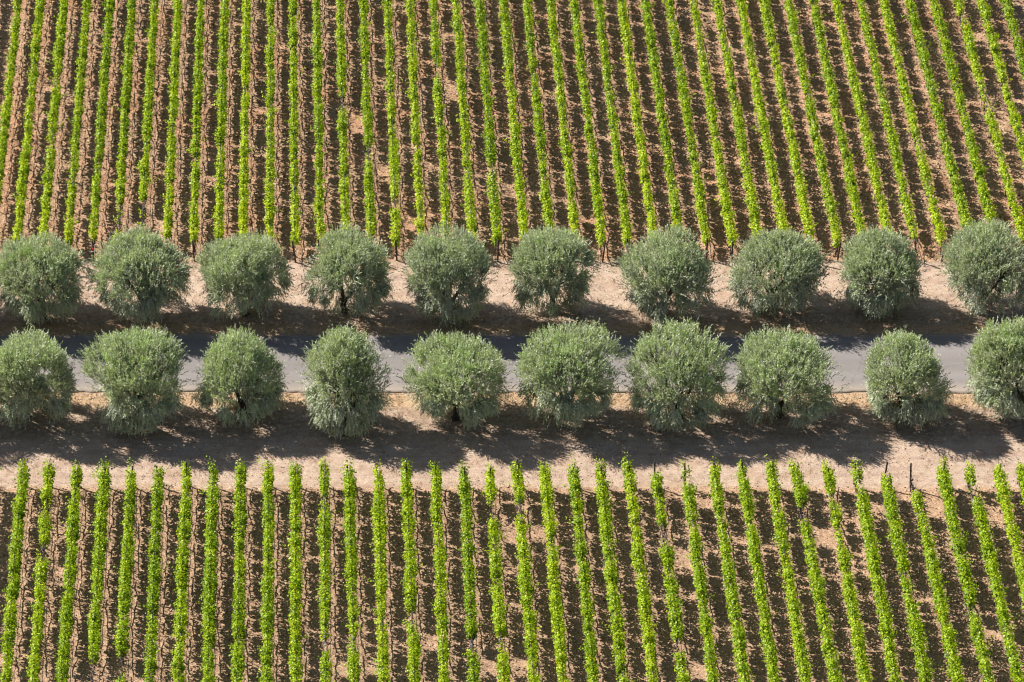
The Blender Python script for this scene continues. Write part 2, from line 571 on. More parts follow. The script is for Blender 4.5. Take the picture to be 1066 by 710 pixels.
# ------------------------------------------------------------------ vines
def trunk_mesh(seed):
    """gnarled trunk, two cordon arms, bare shoot bases (leaves stripped from the fruit zone) and dark grape clusters"""
    r = np.random.default_rng(seed)
    b = Bag()
    z = np.array([-0.08, 0.12, 0.26, 0.40, 0.52, 0.60])
    px = np.cumsum(r.normal(0, 0.018, 6))
    py = np.cumsum(r.normal(0, 0.025, 6))
    px -= px[0]; py -= py[0]
    b.tube(np.stack([px, py, z], 1), [0.055, 0.042, 0.037, 0.038, 0.044, 0.040], 6)
    arms = []
    for s in (-1, 1):
        t = np.linspace(0, 1, 6)
        p = np.stack([px[-1] + r.normal(0, 0.014, 6), py[-1] + s * t * 0.97, 0.58 + 0.06 * np.sqrt(t) + r.normal(0, 0.014, 6)], 1)
        b.tube(p, [0.042, 0.038, 0.036, 0.034, 0.030, 0.024], 5)
        arms.append(p)
    for _ in range(15):
        p = arms[int(r.integers(2))]
        q = p[int(r.integers(1, 6))] + np.array([0, r.normal(0, 0.08), 0])
        lean = np.array([r.normal(0, 0.09), r.normal(0, 0.06), 0])
        b.tube([q, q + lean * 0.4 + np.array([0, 0, 0.25]), q + lean + np.array([0, 0, r.uniform(0.5, 0.75)])], [0.011, 0.009, 0.007], 4)
    nwood = len(b.f)
    for _ in range(9):
        p = arms[int(r.integers(2))]
        q = p[int(r.integers(1, 6))] + np.array([r.normal(0, 0.07), r.normal(0, 0.1), r.uniform(0.08, 0.32)])
        b.tube([q, q + np.array([0, 0, -0.05]), q + np.array([0, 0, -0.11]), q + np.array([0, 0, -0.17])], [0.02, 0.048, 0.040, 0.012], 6)
    me = b.mesh("trunk", True)
    me.materials.append(M_VWOOD)
    me.materials.append(M_GRAPE)
    mi = np.zeros(len(me.polygons), dtype=np.int32)
    mi[nwood:] = 1
    me.polygons.foreach_set("material_index", mi)
    return me


TRUNKS = [trunk_mesh(100 + k) for k in range(6)]


def post_meshes():
    out = []
    b = Bag()      # round wooden end post, chamfered top
    b.tube([(0, 0, -0.3), (0, 0, 0.6), (0, 0, 1.4), (0, 0, 2.02), (0, 0, 2.05)], [0.068, 0.066, 0.064, 0.062, 0.045], 9)
    out.append(b.mesh("post", True)); out[-1].materials.append(M_POST)
    b = Bag()      # rolled steel line stake
    b.box((0, 0, 0.80), (0.045, 0.014, 2.1)); b.box((0.0, 0.02, 0.80), (0.012, 0.030, 2.098))
    out.append(b.mesh("stake")); out[-1].materials.append(M_STEEL)
    b = Bag()      # short brace post beside an end
    b.tube([(0, 0, -0.2), (0.03, 0.02, 0.7), (0.06, 0.04, 1.35)], [0.035, 0.033, 0.03], 7)
    out.append(b.mesh("stake", True)); out[-1].materials.append(M_POST)
    return out


END_POST, LINE_STAKE, SHORT_POST = post_meshes()


def tube_mesh():
    b = Bag()
    b.tube([(0, 0, 0.0), (0.0, 0, 0.3), (0.02, 0.01, 0.62)], [0.062, 0.060, 0.058], 8)
    b.tube([(0.02, 0.01, 0.60), (0.02, 0.01, 0.66)], [0.066, 0.064], 8)
    me = b.mesh("grow_tube", True)
    me.materials.append(M_TUBE)
    return me


GROW = tube_mesh()


def foliage(r, L, s0, gaps, per_m, nodes, lsize, vig_seed, yellow_near=0.0, sparse=0.0, wide=1.0, tall=0.0):
    """shoots rising from the cordon, leaves along every shoot; local y runs along the row"""
    ns = int(L * per_m)
    s = r.uniform(s0, L, ns)
    vig = 0.5 + vnoise(s, s * 0 + vig_seed * 7.3, 1.6, 50) * 0.8 + vnoise(s, s * 0 + vig_seed * 3.1, 5.0, 51) * 0.5
    vig = vig + vnoise(s, s * 0 + vig_seed * 5.7, 0.45, 52) * 0.9
    keep = r.random(ns) < np.clip(0.62 + 0.75 * vig - sparse, 0.35, 1.0)
    for a, b, res in gaps:
        inside = (s > a + r.normal(0, 0.06, ns)) & (s < b + r.normal(0, 0.06, ns))
        keep &= ~(inside & (r.random(ns) > res))
    s, vig = s[keep], vig[keep]
    ns = len(s)
    rowtint = r.normal(0, 0.05)
    top = 1.74 + tall + 0.36 * vig + 0.30 * np.exp(-np.maximum(s, 0) / 0.5) + r.normal(0, 0.13, ns) + (r.random(ns) < 0.08) * r.uniform(0.15, 0.5, ns)
    bx = r.normal(0, 0.05, ns)
    tx = r.normal(0, 0.12, ns) + vnoise(s, s * 0 + vig_seed * 2.3, 0.8, 53) * 0.30 + (r.random(ns) < 0.08) * r.normal(0, 0.28, ns)
    ts = s + r.normal(0, 0.16, ns)
    t = np.linspace(0.02, 1.0, nodes)[None, :] * np.ones((ns, 1)) + r.normal(0, 0.02, (ns, nodes))
    spread = (0.175 * (0.85 + 0.1 * np.sin(t * 3.1))) * (wide * np.clip(0.68 + 0.6 * vig, 0.6, 1.25))[:, None]
    P = []
    for rep in range(2):
        x = bx[:, None] * (1 - t) + tx[:, None] * t + np.clip(r.normal(0, 1, t.shape), -1.7, 1.7) * spread
        yv = s[:, None] * (1 - t) + ts[:, None] * t + r.normal(0, 0.07, t.shape)
        z = 1.08 + (top[:, None] - 1.08) * t + r.normal(0, 0.04, t.shape)
        P.append(np.stack([x, yv, z], -1).reshape(-1, 3))
    shoot_t = np.concatenate([t.ravel(), t.ravel()])
    vv = np.repeat(vig, nodes); vv = np.concatenate([vv, vv])
    shade = np.repeat(r.normal(0, 0.10, ns), nodes); shade = np.concatenate([shade, shade])
    P = np.vstack(P)
    n = len(P)
    out = np.stack([np.sign(P[:, 0]) * r.uniform(0.0, 0.9, n), r.normal(0, 0.45, n), r.uniform(0.15, 1.0, n)], 1)
    axis = unit(np.stack([np.sign(P[:, 0]) * r.uniform(0, 1, n), r.normal(0, 0.8, n), r.normal(-0.25, 0.45, n)], 1))
    size = lsize * r.uniform(0.7, 1.25, n) * (1.05 - 0.35 * np.clip(shoot_t, 0, 1))
    v, f = leaf_quads(P, axis, out, size, size * r.uniform(0.85, 1.05, n), 0.12)
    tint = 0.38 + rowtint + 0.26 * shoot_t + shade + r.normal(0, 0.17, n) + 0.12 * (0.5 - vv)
    if yellow_near:
        tint += yellow_near * np.exp(-P[:, 1] / 4.5) * r.random(n)
    tint = np.clip(tint, 0, 0.88)
    odd = r.random(n)
    tint[odd < 0.012] = r.uniform(0.88, 0.97, int((odd < 0.012).sum()))
    low = (odd > 0.994) & (shoot_t < 0.5)
    tint[low] = 1.0
    return mesh_from("foliage", v, f, attrs={"tint": tint})


def vine_row(field, i, line, y_end, y_far, gaps_px, first_post, labeltext, seed):
    """one trellised row: an Empty at its headland end, local +y runs along the row away from the headland"""
    r = np.random.default_rng(seed)
    a, b = line
    d = (b - a) / (b - a)[1]
    def xy(y):
        return a + d * (y - a[1])
    e, far_e = xy(y_end), xy(y_far)
    v = far_e - e
    L = float(np.linalg.norm(v))
    root = bpy.data.objects.new("vine_row", None)
    root.empty_display_size = 0.5
    COL.objects.link(root)
    root.location = (e[0], e[1], 0.0)
    root.rotation_euler = (0, 0, math.atan2(v[1], v[0]) - math.pi / 2)
    near = field == 'near'
    tag(root, labeltext, "vine row", "vine rows in the near field" if near else "vine rows in the far field")

    def s_of(py, z=ZC):
        return (at(533, py, z)[1] - y_end) * (-1.0 if near else 1.0)
    gaps = []
    for y0, y1, res in gaps_px:
        # the bottom of the leaves behind the gap and the top of those before it frame what shows
        p, q = sorted((s_of(y0, 1.12), s_of(y1, 1.92)))
        if near and y0 < 492:
            p = -1.0
        gaps.append((p, q, res))
    # chance gaps where a vine is weak or missing
    for _ in range(r.poisson(0.35 if near else 1.0)):
        c = r.uniform(1.5, L)
        hw = r.uniform(0.35, 0.9)
        gaps.append((c - hw, c + hw, r.uniform(0.05, 0.5)))
    x_frac = (i + 1) / 42.0
    if near:
        fo = foliage(r, L, -0.12, gaps, 16.5, 12, 0.172, seed, 0.0, r.uniform(0.0, 0.10), 0.92 * r.uniform(0.9, 1.1), 0.0)
    else:
        fo = foliage(r, L, r.uniform(0.0, 1.2), gaps, 16.0, 10, 0.185, seed, 0.45, r.uniform(0.0, 0.16), (0.61 + 0.17 * x_frac) * r.uniform(0.9, 1.1), -0.14)
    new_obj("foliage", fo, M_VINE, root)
    # trunks, stakes, end post
    k = 0
    s = 0.75
    while s < L:
        o = bpy.data.objects.new("trunk", TRUNKS[int(r.integers(6))])
        COL.objects.link(o)
        o.parent = root
        o.location = (r.normal(0, 0.02), s + r.normal(0, 0.05), 0)
        o.rotation_euler = (r.normal(0, 0.05), r.normal(0, 0.06), math.pi * int(r.integers(2)) + r.normal(0, 0.06))
        sc = r.uniform(0.94, 1.05)
        o.scale = (1.0, 1.0, sc)
        if k % 3 == 1:
            q = bpy.data.objects.new("stake", LINE_STAKE)
            COL.objects.link(q)
            q.parent = root
            q.location = (0.0, s + 0.97, 0)
            q.rotation_euler = (r.normal(0, 0.02), r.normal(0, 0.02), 0)
        k += 1
        s += 1.95
    q = bpy.data.objects.new("post", END_POST)
    COL.objects.link(q)
    q.parent = root
    q.rotation_euler = (r.normal(0.05, 0.03), r.normal(0.0, 0.03), r.uniform(0, 6))
    q.scale = (1, 1, 1.08 if first_post else (r.uniform(0.98, 1.08) if near and i > 12 and r.random() < 0.6 else r.uniform(0.84, 0.96)))
    if r.random() < 0.35 or first_post == 2:
        q = bpy.data.objects.new("stake", SHORT_POST)
        COL.objects.link(q)
        q.parent = root
        q.location = (0.06, 0.55, 0)
        q.rotation_euler = (0, 0, r.uniform(0, 6))
    # drip hose tied under the cordon, sagging between the vines, and two catch wires
    sv = np.arange(0.0, L, 0.4)
    hb = Bag()
    hb.tube(np.stack([0.05 + 0.015 * np.sin(sv * 1.3 + seed), sv, 0.45 - 0.035 * np.abs(np.sin(sv * math.pi / 1.95))], 1), 0.015, 5)
    new_obj("drip_hose", hb.mesh("drip_hose", True), M_HOSE, root)
    for zz, xx in ((1.22, -0.035), (1.62, 0.03)):
        wb = Bag()
        sw = np.arange(0.0, L, 3.2)
        wb.tube(np.stack([np.full_like(sw, xx), sw, zz - 0.01 * (np.arange(len(sw)) % 2)], 1), 0.003, 4)
        new_obj("wire", wb.mesh("wire"), M_WIRE, root)
    return root, s_of


E = 'end'
NEAR_GAPS = {1: [(525, 534, 0.03), (569, 581, 0.03)], 3: [(692, 712, 0.02)], 4: [(688, 702, 0.02)],
             11: [(517, 524, 0.15), (667, 674, 0.05)], 12: [(665, 671, 0.05)], 14: [(640, 648, 0.03)],
             16: [(665, 671, 0.05)], 17: [(529, 536, 0.05), (665, 675, 0.08)], 18: [(526, 535, 0.03)],
             21: [(565, 573, 0.4)], 23: [(549, 563, 0.08), (667, 677, 0.05), (484, 490, 0.0)],
             24: [(492, 500, 0.1)], 28: [(529, 539, 0.06)], 30: [(503, 511, 0.05)], 31: [(480, 491, 0.0)],
             32: [(480, 511, 0.0)], 34: [(504, 509, 0.1)]}
NEAR_POST = {14: 1, 23: 1, 31: 1, 32: 2, 15: 1, 24: 1}
FAR_GAPS = {4: [(213, 237, 0.03)], 5: [(209, 242, 0.03)], 3: [(252, 268, 0.2)], 15: [(206, 214, 0.05)],
            11: [(195, 201, 0.2)], 13: [(102, 112, 0.05)], 14: [(156, 162, 0.1)], 17: [(72, 80, 0.1)],
            18: [(160, 196, 0.45)], 19: [(171, 177, 0.1)], 39: [(94, 110, 0.3)], 36: [(147, 156, 0.15)],
            22: [(238, 262, 0.3)], 20: [(250, 264, 0.3)], 12: [(3, 20, 0.4)]}

NEAR_NOTE = {1: ", two bare gaps in it", 3: ", bare at the bottom edge", 4: ", bare stake near bottom edge",
             23: ", a bare gap near its end", 31: ", its dark end post bare", 32: ", bare post and white tube",
             30: ", detached leafy tuft at end", 28: ", one gap near its end", 24: ", leafy tuft at its end",
             14: ", a small gap midway", 18: ", small gap near its end", -1: ", only its tip showing"}
FAR_NOTE = {4: ", bare wires at its end", 5: ", long bare wires at its end", 3: ", red tape on end post",
            11: ", dark clip among the leaves", 36: ", teal clip near its end"}

made = {}
for i, line in NEAR.items():
    n = i + 2
    lab = "green vine row in the near field, %s from left%s" % (ordinal(n), NEAR_NOTE.get(i, ""))
    made[('near', i)] = vine_row('near', i, line, Y_NEAR_END + rng.normal(0, 0.06), Y_NEAR_BOT,
                                 NEAR_GAPS.get(i, []), NEAR_POST.get(i, 0), lab, 1000 + i)
for i, line in FAR.items():
    n = i + 2
    lab = "green vine row in the far field, %s from left%s" % (ordinal(n), FAR_NOTE.get(i, ""))
    if i == -2:
        lab = "green vine row in the far field, just outside the left edge of the photo"
    made[('far', i)] = vine_row('far', i, line, Y_FAR_END + rng.normal(0, 0.10), Y_FAR_TOP,
                                FAR_GAPS.get(i, []), 0, lab, 2000 + i)


# white grow tubes around young vines
for px, py in ((891, 530), (949, 530), (1010, 529), (1045.5, 555), (915.5, 509), (946.5, 512), (571, 600)):
    g = at(px, py)
    best = min((k for k in made if k[0] == 'near'),
               key=lambda k: abs(NEAR[k[1]][0][0] + (g[1] - NEAR[k[1]][0][1]) * ROW_DIR - g[0]))
    root = made[best][0]
    o = bpy.data.objects.new("grow_tube", GROW)
    COL.objects.link(o)
    o.parent = root
    s = abs(g[1] - root.location.y)
    o.location = (-0.12, s, 0)
    o.rotation_euler = (0.04, 0.10, 0.4)


def trinket(key, name, mat, z, s, size, x=0.0):
    b = Bag()
    w, h = size
    t = np.linspace(0, 1, 4)
    b.tube(np.stack([x + 0.0 * t + 0.03 * t, s + 0.02 * np.sin(t * 3), z + h * t], 1), [w * 0.5, w * 0.55, w * 0.55, w * 0.4], 7)
    new_obj(name, b.mesh(name, True), mat, made[key][0])


trinket(('far', 3), "red_tape", M_RED, 1.0, 0.0, (0.17, 0.22))
trinket(('far', 11), "plastic_clip", M_NAVY, 1.5, abs(at(306, 198, 1.5)[1] - Y_FAR_END), (0.22, 0.32), 0.05)
trinket(('far', 36), "plastic_clip", M_TEAL, 1.3, abs(at(978, 240, 1.4)[1] - Y_FAR_END), (0.25, 0.28), 0.1)


# ------------------------------------------------------------------ olive trees
def olive(spec, idx, far, labeltext, seed):
    cx, y0, y1, w, bx, by, openness = spec
    r = np.random.default_rng(seed)
    g = at(bx, by)
    k = px_per_m(by)
    cp, sp = math.cos(PITCH), math.sin(PITCH)
    Rx = w / 2 / k - 0.48
    ymid, half = (y0 + y1) / 2, (y1 - y0) / 2 / k - 0.36
    cz = (by - ymid) / k / cp
    b2 = max((half ** 2 - (Rx * sp) ** 2), 2.2) ** 0.5 / cp
    b2 = min(b2, cz - 0.35)
    ox = (cx - bx) / k
    C = np.array([ox, 0.0, cz])
    root = bpy.data.objects.new("olive_tree", None)
    root.empty_display_size = 1.0
    COL.objects.link(root)
    root.location = (g[0], g[1], 0.0)
    tag(root, labeltext, "olive tree", "olive trees along the road")

    # crown form: lumpy ellipsoid
    ph = r.uniform(0, 6.28, (6,))
    kv = r.normal(0, 2.4, (6, 3))

    def lump(dirs):
        return 1 + 0.090 * sum(np.sin(dirs @ kv[q] + ph[q]) for q in range(6)) / 1.6

    # clumps
    NC = 290
    u = unit(r.normal(0, 1, (NC, 3)))
    rad = np.where(r.random(NC) < 0.78, r.uniform(0.78, 0.97, NC), r.uniform(0.4, 0.75, NC))
    for _ in range(3):      # hollows between the main boughs, and boughs that stick out
        dv = unit(r.normal(0, 1, 3) + np.array([0, -0.3, 0.5]))
        near_ = (u @ dv > 0.90) & (rad > 0.6)
        rad = np.where(near_, rad * 0.68, rad)
        dv = unit(r.normal(0, 1, 3) + np.array([0, 0, 0.3]))
        rad = np.where((u @ dv > 0.93) & (rad > 0.7), rad * 1.10, rad)
    cc = C + u * lump(u)[:, None] * rad[:, None] * np.array([Rx, Rx, b2])
    bell = np.where(u[:, 2] < 0, np.minimum((1 / np.sqrt(np.maximum(1 - u[:, 2] ** 2, 0.2))) ** 0.35, 1.15), 1.0)
    cc[:, 0] = C[0] + (cc[:, 0] - C[0]) * bell
    cc[:, 1] = C[1] + (cc[:, 1] - C[1]) * bell
    # skirts hang low on some sides, the underside is hollow
    under = (u[:, 2] < -0.55) & (np.hypot(u[:, 0], u[:, 1]) < 0.75)
    rim = np.hypot(cc[:, 0] - ox * 0.5, cc[:, 1]) * sp - cc[:, 2] * cp
    keep = (rim < (y1 - by) / k + r.normal(0.16, 0.20, NC)) & (~under | (r.random(NC) < (0.9, 0.6, 0.35)[openness])) & (cc[:, 2] > 0.45)
    if openness:
        az = np.arctan2(u[:, 1], u[:, 0])
        ga = -math.pi / 2 + r.normal(0.0, 0.25)
        da = np.abs((az - ga + math.pi) % (2 * math.pi) - math.pi)
        wid = 0.32 if openness == 1 else 0.52
        hole = (da < wid) & (u[:, 2] < -0.12 + 0.05 * openness) & (r.random(NC) < 0.85)
        keep &= ~hole
    cc, u = cc[keep], u[keep]
    nc = len(cc)
    rc = r.uniform(0.36, 0.78, nc)
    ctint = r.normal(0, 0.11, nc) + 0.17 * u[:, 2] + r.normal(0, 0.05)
    green = r.random(nc) < 0.28

    # sprigs
    per = 28
    ci = np.repeat(np.arange(nc), per)
    ns = len(ci)
    so = unit(r.normal(0, 1, (ns, 3))) * (r.random(ns) ** 0.4 * rc[ci] * 0.75)[:, None]
    sb = cc[ci] + so
    outw = unit((sb - C) / np.array([Rx, Rx, b2]))
    lift = np.where(outw[:, 2] > -0.1, 1.0, -0.75) + r.normal(0, 0.25, ns)
    sd = unit(outw * 0.5 + np.stack([r.normal(0, 0.30, ns), r.normal(0, 0.30, ns), lift], 1))
    sl = r.uniform(0.32, 0.70, ns)
    # long upright water shoots on top
    nt_ = 420
    ut = unit(np.stack([r.normal(0, 0.8, nt_), r.normal(0, 0.8, nt_), r.uniform(0.35, 1.2, nt_)], 1))
    tb = C + ut * lump(ut)[:, None] * np.array([Rx, Rx, b2]) * 0.97
    td = unit(np.stack([ut[:, 0] * 0.3 + r.normal(0, 0.12, nt_), ut[:, 1] * 0.3 + r.normal(0, 0.12, nt_), np.ones(nt_)], 1))
    sb = np.vstack([sb, tb]); sd = np.vstack([sd, td]); sl = np.concatenate([sl, r.uniform(0.40, 0.95, nt_)])
    # loose sprays that fray the outline all round
    nf = 340
    uf = unit(r.normal(0, 1, (nf, 3)) + np.array([0, 0, 0.25]))
    if openness:
        daf = np.abs((np.arctan2(uf[:, 1], uf[:, 0]) - ga + math.pi) % (2 * math.pi) - math.pi)
        uf = uf[~((daf < wid) & (uf[:, 2] < 0.0))]
        nf = len(uf)
    fb = C + uf * lump(uf)[:, None] * np.array([Rx, Rx, b2]) * r.uniform(0.95, 1.08, nf)[:, None]
    fd = unit(uf * np.array([1.0, 1.0, 0.6]) + np.stack([r.normal(0, 0.3, nf), r.normal(0, 0.3, nf), np.where(uf[:, 2] > -0.2, 0.6, -0.7) + r.normal(0, 0.3, nf)], 1))
    sb = np.vstack([sb, fb]); sd = np.vstack([sd, fd]); sl = np.concatenate([sl, r.uniform(0.45, 0.95, nf)])
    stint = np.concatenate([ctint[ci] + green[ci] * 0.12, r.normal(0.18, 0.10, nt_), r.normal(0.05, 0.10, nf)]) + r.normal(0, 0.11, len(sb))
    # true the crown up to its surveyed width and height
    tip = sb + sd * sl[:, None]
    lo, hi = np.percentile(tip[:, 0], (1.2, 98.8))
    fx = float(np.clip((0.925 * w / k) / (hi - lo), 0.8, 1.25))
    mx = (lo + hi) / 2
    my = float(np.mean(np.percentile(tip[:, 1], (1.2, 98.8))))
    fy = float(np.clip((0.90 * w / k) / np.ptp(np.percentile(tip[:, 1], (1.2, 98.8))), 0.8, 1.25))
    def true_up(p):
        q = p.copy()
        q[:, 0] = ox + (p[:, 0] - mx) * fx
        q[:, 1] = (p[:, 1] - my) * fy
        return q
    sb, cc = true_up(sb), true_up(cc)
    tip = sb + sd * sl[:, None]
    vtop = np.percentile(tip[:, 1] * sp + tip[:, 2] * cp, 99.0)
    fz = float(np.clip(1 + ((by - y0 - 3.0) / k - vtop) / (cz * cp + b2 * cp), 0.82, 1.2))
    sb[:, 2] *= fz
    cc[:, 2] *= fz
    C = C * np.array([1, 1, fz])
    # no sprig may dip into the soil
    tip = sb + sd * sl[:, None]
    ok = (tip[:, 2] > 0.25) & (np.hypot(tip[:, 0], tip[:, 1]) * sp - tip[:, 2] * cp < (y1 - by) / k + 0.50 + r.normal(0, 0.15, len(tip)))
    sb, sd, sl, stint = sb[ok], sd[ok], sl[ok], stint[ok]
    ns = len(sb)
    nl = 10
    t = (np.arange(nl)[None, :] + r.uniform(0, 1, (ns, nl))) / nl
    bend = np.stack([np.zeros((ns, nl)), np.zeros((ns, nl)), -0.12 * t * t * sl[:, None]], -1)
    P = (sb[:, None, :] + sd[:, None, :] * (t * sl[:, None])[..., None] + bend).reshape(-1, 3)
    ax = np.repeat(sd, nl, axis=0)
    n = len(P)
    axis = unit(ax * 0.9 + r.normal(0, 0.34, (n, 3)))
    nrm = unit(r.normal(0, 0.40, (n, 3)) + np.repeat(r.normal(0, 0.45, (ns, 3)), nl, axis=0) + np.array([0, 0, 0.8]) + 0.5 * np.repeat(unit(sb - C), nl, axis=0))
    ln = r.uniform(0.13, 0.21, n)
    v, f = leaf_quads(P, axis, nrm, ln, ln * r.uniform(0.26, 0.36, n), 0.1)
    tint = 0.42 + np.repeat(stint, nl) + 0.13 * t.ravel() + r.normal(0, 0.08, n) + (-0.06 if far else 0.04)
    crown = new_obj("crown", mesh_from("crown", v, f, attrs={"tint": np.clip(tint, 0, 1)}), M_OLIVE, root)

    # trunk and limbs
    fork = np.array([ox * 0.2, r.normal(0, 0.1), r.uniform(0.8, 1.15)])
    tb = Bag()
    tb.tube([(0, 0, -0.25), (r.normal(0, 0.03), r.normal(0, 0.03), 0.15), fork * np.array([0.6, 0.6, 0.55]), fork],
            [0.36, 0.25, 0.20, 0.21], 9)
    for q in range(5):      # root flare
        aa = q * 1.26 + r.uniform(0, 0.6)
        tb.tube([(0.08 * math.cos(aa), 0.08 * math.sin(aa), 0.35), (0.24 * math.cos(aa), 0.24 * math.sin(aa), 0.06),
                 (0.5 * math.cos(aa), 0.5 * math.sin(aa), -0.1)], [0.12, 0.10, 0.03], 6)
    tr = new_obj("trunk", tb.mesh("trunk", True), M_BARK, root)
    nlimb = 4 if openness < 2 else 3
    a0 = r.uniform(0, 6.28) if openness < 2 else r.normal(0.1, 0.25)
    for q in range(nlimb):
        lb = Bag()
        aa = a0 + q * 2 * math.pi / nlimb + r.normal(0, 0.25)
        rr = Rx * r.uniform(0.45, 0.65)
        end = C + np.array([rr * math.cos(aa), rr * math.sin(aa), b2 * r.uniform(0.0, 0.35)])
        m1 = fork + (end - fork) * 0.35 + np.array([0, 0, r.uniform(-0.15, 0.15)]) + r.normal(0, 0.12, 3)
        m2 = fork + (end - fork) * 0.7 + r.normal(0, 0.15, 3)
        lb.tube([fork - np.array([0, 0, 0.12]), m1, m2, end], [0.15, 0.115, 0.08, 0.04], 7)
        # branches from this limb to the clumps around it
        dd = np.linalg.norm(cc - end, axis=1)
        for ck in np.argsort(dd)[:14]:
            st = m1 + (end - m1) * r.uniform(0.1, 0.95)
            en = cc[ck]
            md = st + (en - st) * 0.5 + r.normal(0, 0.12, 3) + np.array([0, 0, 0.08])
            lb.tube([st, md, en], [0.045, 0.03, 0.012], 5)
        new_obj("limb", lb.mesh("limb", True), M_BARK, tr)
    return root


FAR_LABELS = ["olive tree beyond the road, outside the photo past the left edge",
              "squat rounded olive tree beyond the road, first from left in its line",
              "wide dense olive tree beyond the road, second from left in its line",
              "grey-green olive tree beyond the road with its low trunk showing, third from left",
              "olive tree beyond the road with a forked dark trunk bared, fourth from left",
              "narrow olive tree beyond the road, leafy down to the ground, fifth from left",
              "olive tree beyond the road with upright trunk in open crown, sixth from left",
              "broad olive tree beyond the road with dark limbs low down, seventh from left",
              "flat wide olive tree beyond the road with slanting limbs, eighth from left",
              "small compact olive tree beyond the road, ninth from left, second from right",
              "large olive tree beyond the road, last at the right edge"]
NEAR_LABELS = ["olive tree on the near side of the road, outside the photo past the left edge",
               "olive tree near side of the road, half cut by left edge, thin trunk showing",
               "big bushy olive tree near side of the road, second from left, skirt to the ground",
               "olive tree near side of the road with pale gap by its trunk, third from left",
               "tall narrow olive tree near side of the road, fourth from left",
               "wide olive tree near side of the road with thin branching limbs, fifth from left",
               "full round olive tree near side of the road, sixth from left, no trunk showing",
               "widest olive tree near side of the road, seventh from left, dark hollow below",
               "lopsided olive tree near side of the road with leaning limb, eighth from left",
               "small pale olive tree near side of the road, ninth from left",
               "bright green topped olive tree near side of the road at the right edge"]
for k, sp in enumerate(OL_FAR):
    olive(sp, k, True, FAR_LABELS[k], 300 + k)
for k, sp in enumerate(OL_NEAR):
    olive(sp, k, False, NEAR_LABELS[k], 400 + k)


# ------------------------------------------------------------------ loose ground cover (countless)
def clods():
    n = 26000
    X = rng.uniform(-45, 45, n); Y = rng.uniform(Y_NEAR_BOT, Y_FAR_TOP, n)
    far, near = field_masks(X, Y)
    k = np.maximum(far, near) > rng.uniform(0.2, 1, n)
    X, Y = X[k], Y[k]; n = len(X)
    base = np.array([[1, 0, 0], [-1, 0, 0], [0, 1, 0], [0, -1, 0], [0, 0, 1], [0, 0, -1]], float)
    tri = np.array([[0, 2, 4], [2, 1, 4], [1, 3, 4], [3, 0, 4], [2, 0, 5], [1, 2, 5], [3, 1, 5], [0, 3, 5]])
    s = 0.035 + 0.075 * rng.random(n) ** 2.2
    v = base[None] * rng.uniform(0.6, 1.2, (n, 6, 1)) * s[:, None, None] * np.array([1, 1, 0.75]) + rng.normal(0, 0.2, (n, 6, 3)) * s[:, None, None]
    v += np.stack([X, Y, ground_z(X, Y) + s * 0.3], 1)[:, None, :]
    f = tri[None] + (np.arange(n) * 6)[:, None, None]
    m = tint_material("soil clod", [(0.0, (0.12, 0.07, 0.045)), (0.5, (0.28, 0.175, 0.115)), (1.0, (0.50, 0.345, 0.235))])
    o = new_obj("soil_clods", mesh_from("soil_clods", v.reshape(-1, 3), f.reshape(-1, 3), attrs={"tint": np.repeat(rng.random(n), 8)}), m)
    tag(o, "loose brown clods scattered over the tilled vineyard soil", "soil", kind="stuff")


def litter():
    n = 80000
    X = rng.uniform(-45, 45, n); Y = rng.uniform(Y_NEAR_BOT, Y_FAR_TOP, n)
    far, near = field_masks(X, Y)
    k = (np.maximum(far, near) > 0.5) | (rng.random(n) < 0.32)
    k &= ~((Y > Y_ROAD_NEAR - 0.1) & (Y < Y_ROAD_FAR + 0.1))
    k &= vnoise(X, Y, 1.1, 71) > rng.uniform(-0.5, 0.35, n)
    X, Y = X[k], Y[k]; n = len(X)
    P = np.stack([X, Y, ground_z(X, Y) + 0.02], 1)
    ax = np.stack([rng.normal(0, 1, n), rng.normal(0, 1, n), rng.normal(0.15, 0.25, n)], 1)
    nr = np.stack([rng.normal(0, 0.4, n), rng.normal(0, 0.4, n), np.ones(n)], 1)
    s = rng.uniform(0.07, 0.15, n)
    v, f = leaf_quads(P, ax, nr, s, s * rng.uniform(0.5, 0.9, n), 0.25)
    m = tint_material("dry leaf", [(0.0, (0.16, 0.085, 0.055)), (0.4, (0.36, 0.20, 0.14)), (0.7, (0.48, 0.33, 0.22)), (1.0, (0.62, 0.47, 0.33))])
    o = new_obj("dry_leaves", mesh_from("dry_leaves", v, f, attrs={"tint": rng.random(n)}), m)
    tag(o, "curled brown dead leaves strewn between the vine rows", "dead leaves", kind="stuff")


